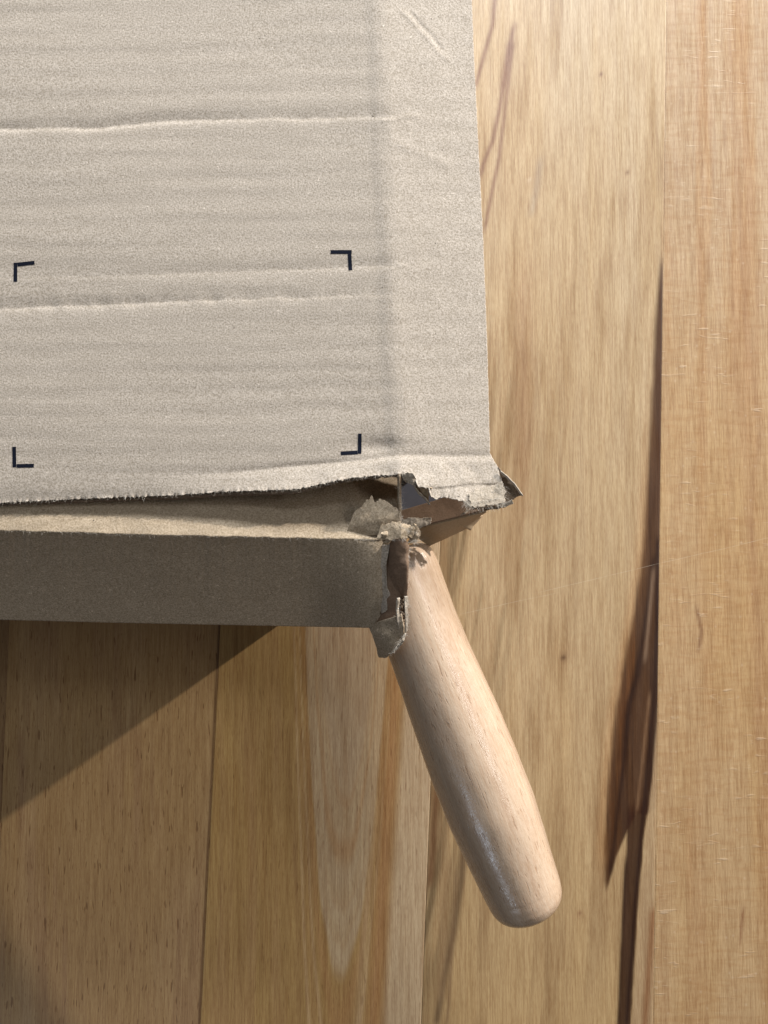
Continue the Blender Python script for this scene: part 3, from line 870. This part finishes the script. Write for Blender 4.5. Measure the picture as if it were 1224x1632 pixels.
def tz(x, y, o=0): return (x, y, float(top_z(np.array(float(x)), np.array(float(y)))) + o)
edge = [tz(x, y, -.1) for x, y in YB if 0 <= x <= 660]
fibres("torn_fibres", [edge], 520, .9, .035, seed=5)
fibres("torn_fibres", [[tz(752, 806), tz(770, 805), tz(786, 804), tz(799, 803), tz(803, 795), tz(803, 775)], [tz(740, 798), tz(750, 806)]], 420, 1.7, .04, seed=6, out=(.25, 1))
fibres("torn_fibres", [[(x, y, 0) and tz(x, y, .5) for x, y in ((755, 790), (780, 784), (799, 778))], [tz(757, 800, .5), tz(798, 793, .5)]], 420, 1.3, .03, seed=7, out=(0.2, 1))
fibres("torn_fibres", [[(636, 760, 80), (639, 800, 79.2), (639, 836, 79.4)], [(636, 838, 80), (650, 846, 80), (668, 850, 79)], [(652, 862, 78), (664, 862, 78)]], 300, 1.5, .035, seed=8, out=(1, .2))
fibres("torn_fibres", [[(652, 868, 78.6), (651, 900, 78.2), (650, 945, 76.5)], [(632, 955, 76), (633, 990, 75)], [(650, 955, 77), (649, 1004, 75)], [(645, 1010, 75), (623, 1042, 75.8)]], 320, 1.1, .03, seed=9, out=(1, .2))
fibres("torn_fibres", [[(610, 868, 76.5), (612, 900, 71), (612, 935, 64), (612, 972, 57)], [(625, 861, 79), (646, 858, 80)]], 200, 1.0, .03, seed=10, out=(1, 0))
r_ = [(x, y, float(np.interp(x, xfold, zfold)) + .1) for x, y in FOLD if 0 <= x <= 600]
fibres("torn_fibres", [r_], 260, .8, .03, seed=11, out=(1, .3))

# ------------------------------------------------------------------ grey sheet inside
o = patch("grey_sheet", [[(560, 730, 56), (740, 715, 56)], [(560, 850, 54), (700, 850, 54)]], M_grey, None, 12, 12, thick=1.2, seed=160,
          label="smooth dark grey sheet lying inside the box, seen through the torn corner", category="sheet")

# ------------------------------------------------------------------ handle
ZA = 57.5
A0 = Vector(at(622, 880, ZA)); A1 = Vector(at(848, 1456, ZA - 1.0))
axis = (A1 - A0); LEN = axis.length; axis.normalize()
mm = .001
scale_px = LEN / 628.0       # metres per photo px along the axis
prof = [(0, 40), (3, 53), (9, 61), (18, 65.5), (40, 68), (75, 66.5), (120, 65), (180, 66), (240, 69), (310, 72.5), (380, 74.5), (450, 74), (510, 69.5), (560, 65.3), (592, 62.5), (606, 60), (615, 56), (621, 50), (625, 43), (627, 34), (628, 22), (628.5, 10), (628.7, 1)]
pa = np.array(prof, float)
# smooth profile
tt = np.r_[np.linspace(0, 25, 16), np.linspace(30, 575, 110), np.linspace(580, 629, 34)]
rr = np.interp(tt, pa[:, 0], pa[:, 1])
for _ in range(3):
    k = rr.copy(); k[1:-1] = (rr[:-2] + 2 * rr[1:-1] + rr[2:]) / 4; rr = k
tt = np.r_[0, tt]; rr = np.r_[1, rr]
ns = 128
th = np.linspace(0, 2 * math.pi, ns, endpoint=False)
P = np.zeros((len(tt), ns, 3))
for i, (t, r0) in enumerate(zip(tt, rr)):
    # a nearly round turned section with a hint of flats from hand sanding
    q = r0 * (1 + .012 * np.cos(3 * th + .6 + t * .002) + .008 * vnoise(th * 0 + t * .02, np.cos(th) * 2 + 5, 171, 2))
    P[i, :, 0] = q * np.cos(th) * scale_px
    P[i, :, 1] = q * np.sin(th) * scale_px
    P[i, :, 2] = t * scale_px
me = grid_mesh("wooden_handle", P, close_u=True)
h = link("wooden_handle", me, handle_material(), None)
zax = axis; xax = Vector((0, 0, 1)).cross(zax).normalized(); yax = zax.cross(xax)
h.matrix_world = Matrix(((xax.x, yax.x, zax.x, A0.x), (xax.y, yax.y, zax.y, A0.y), (xax.z, yax.z, zax.z, A0.z), (0, 0, 0, 1)))
h["label"] = "pale turned beech tool handle poking out of the torn box corner"
h["category"] = "handle"
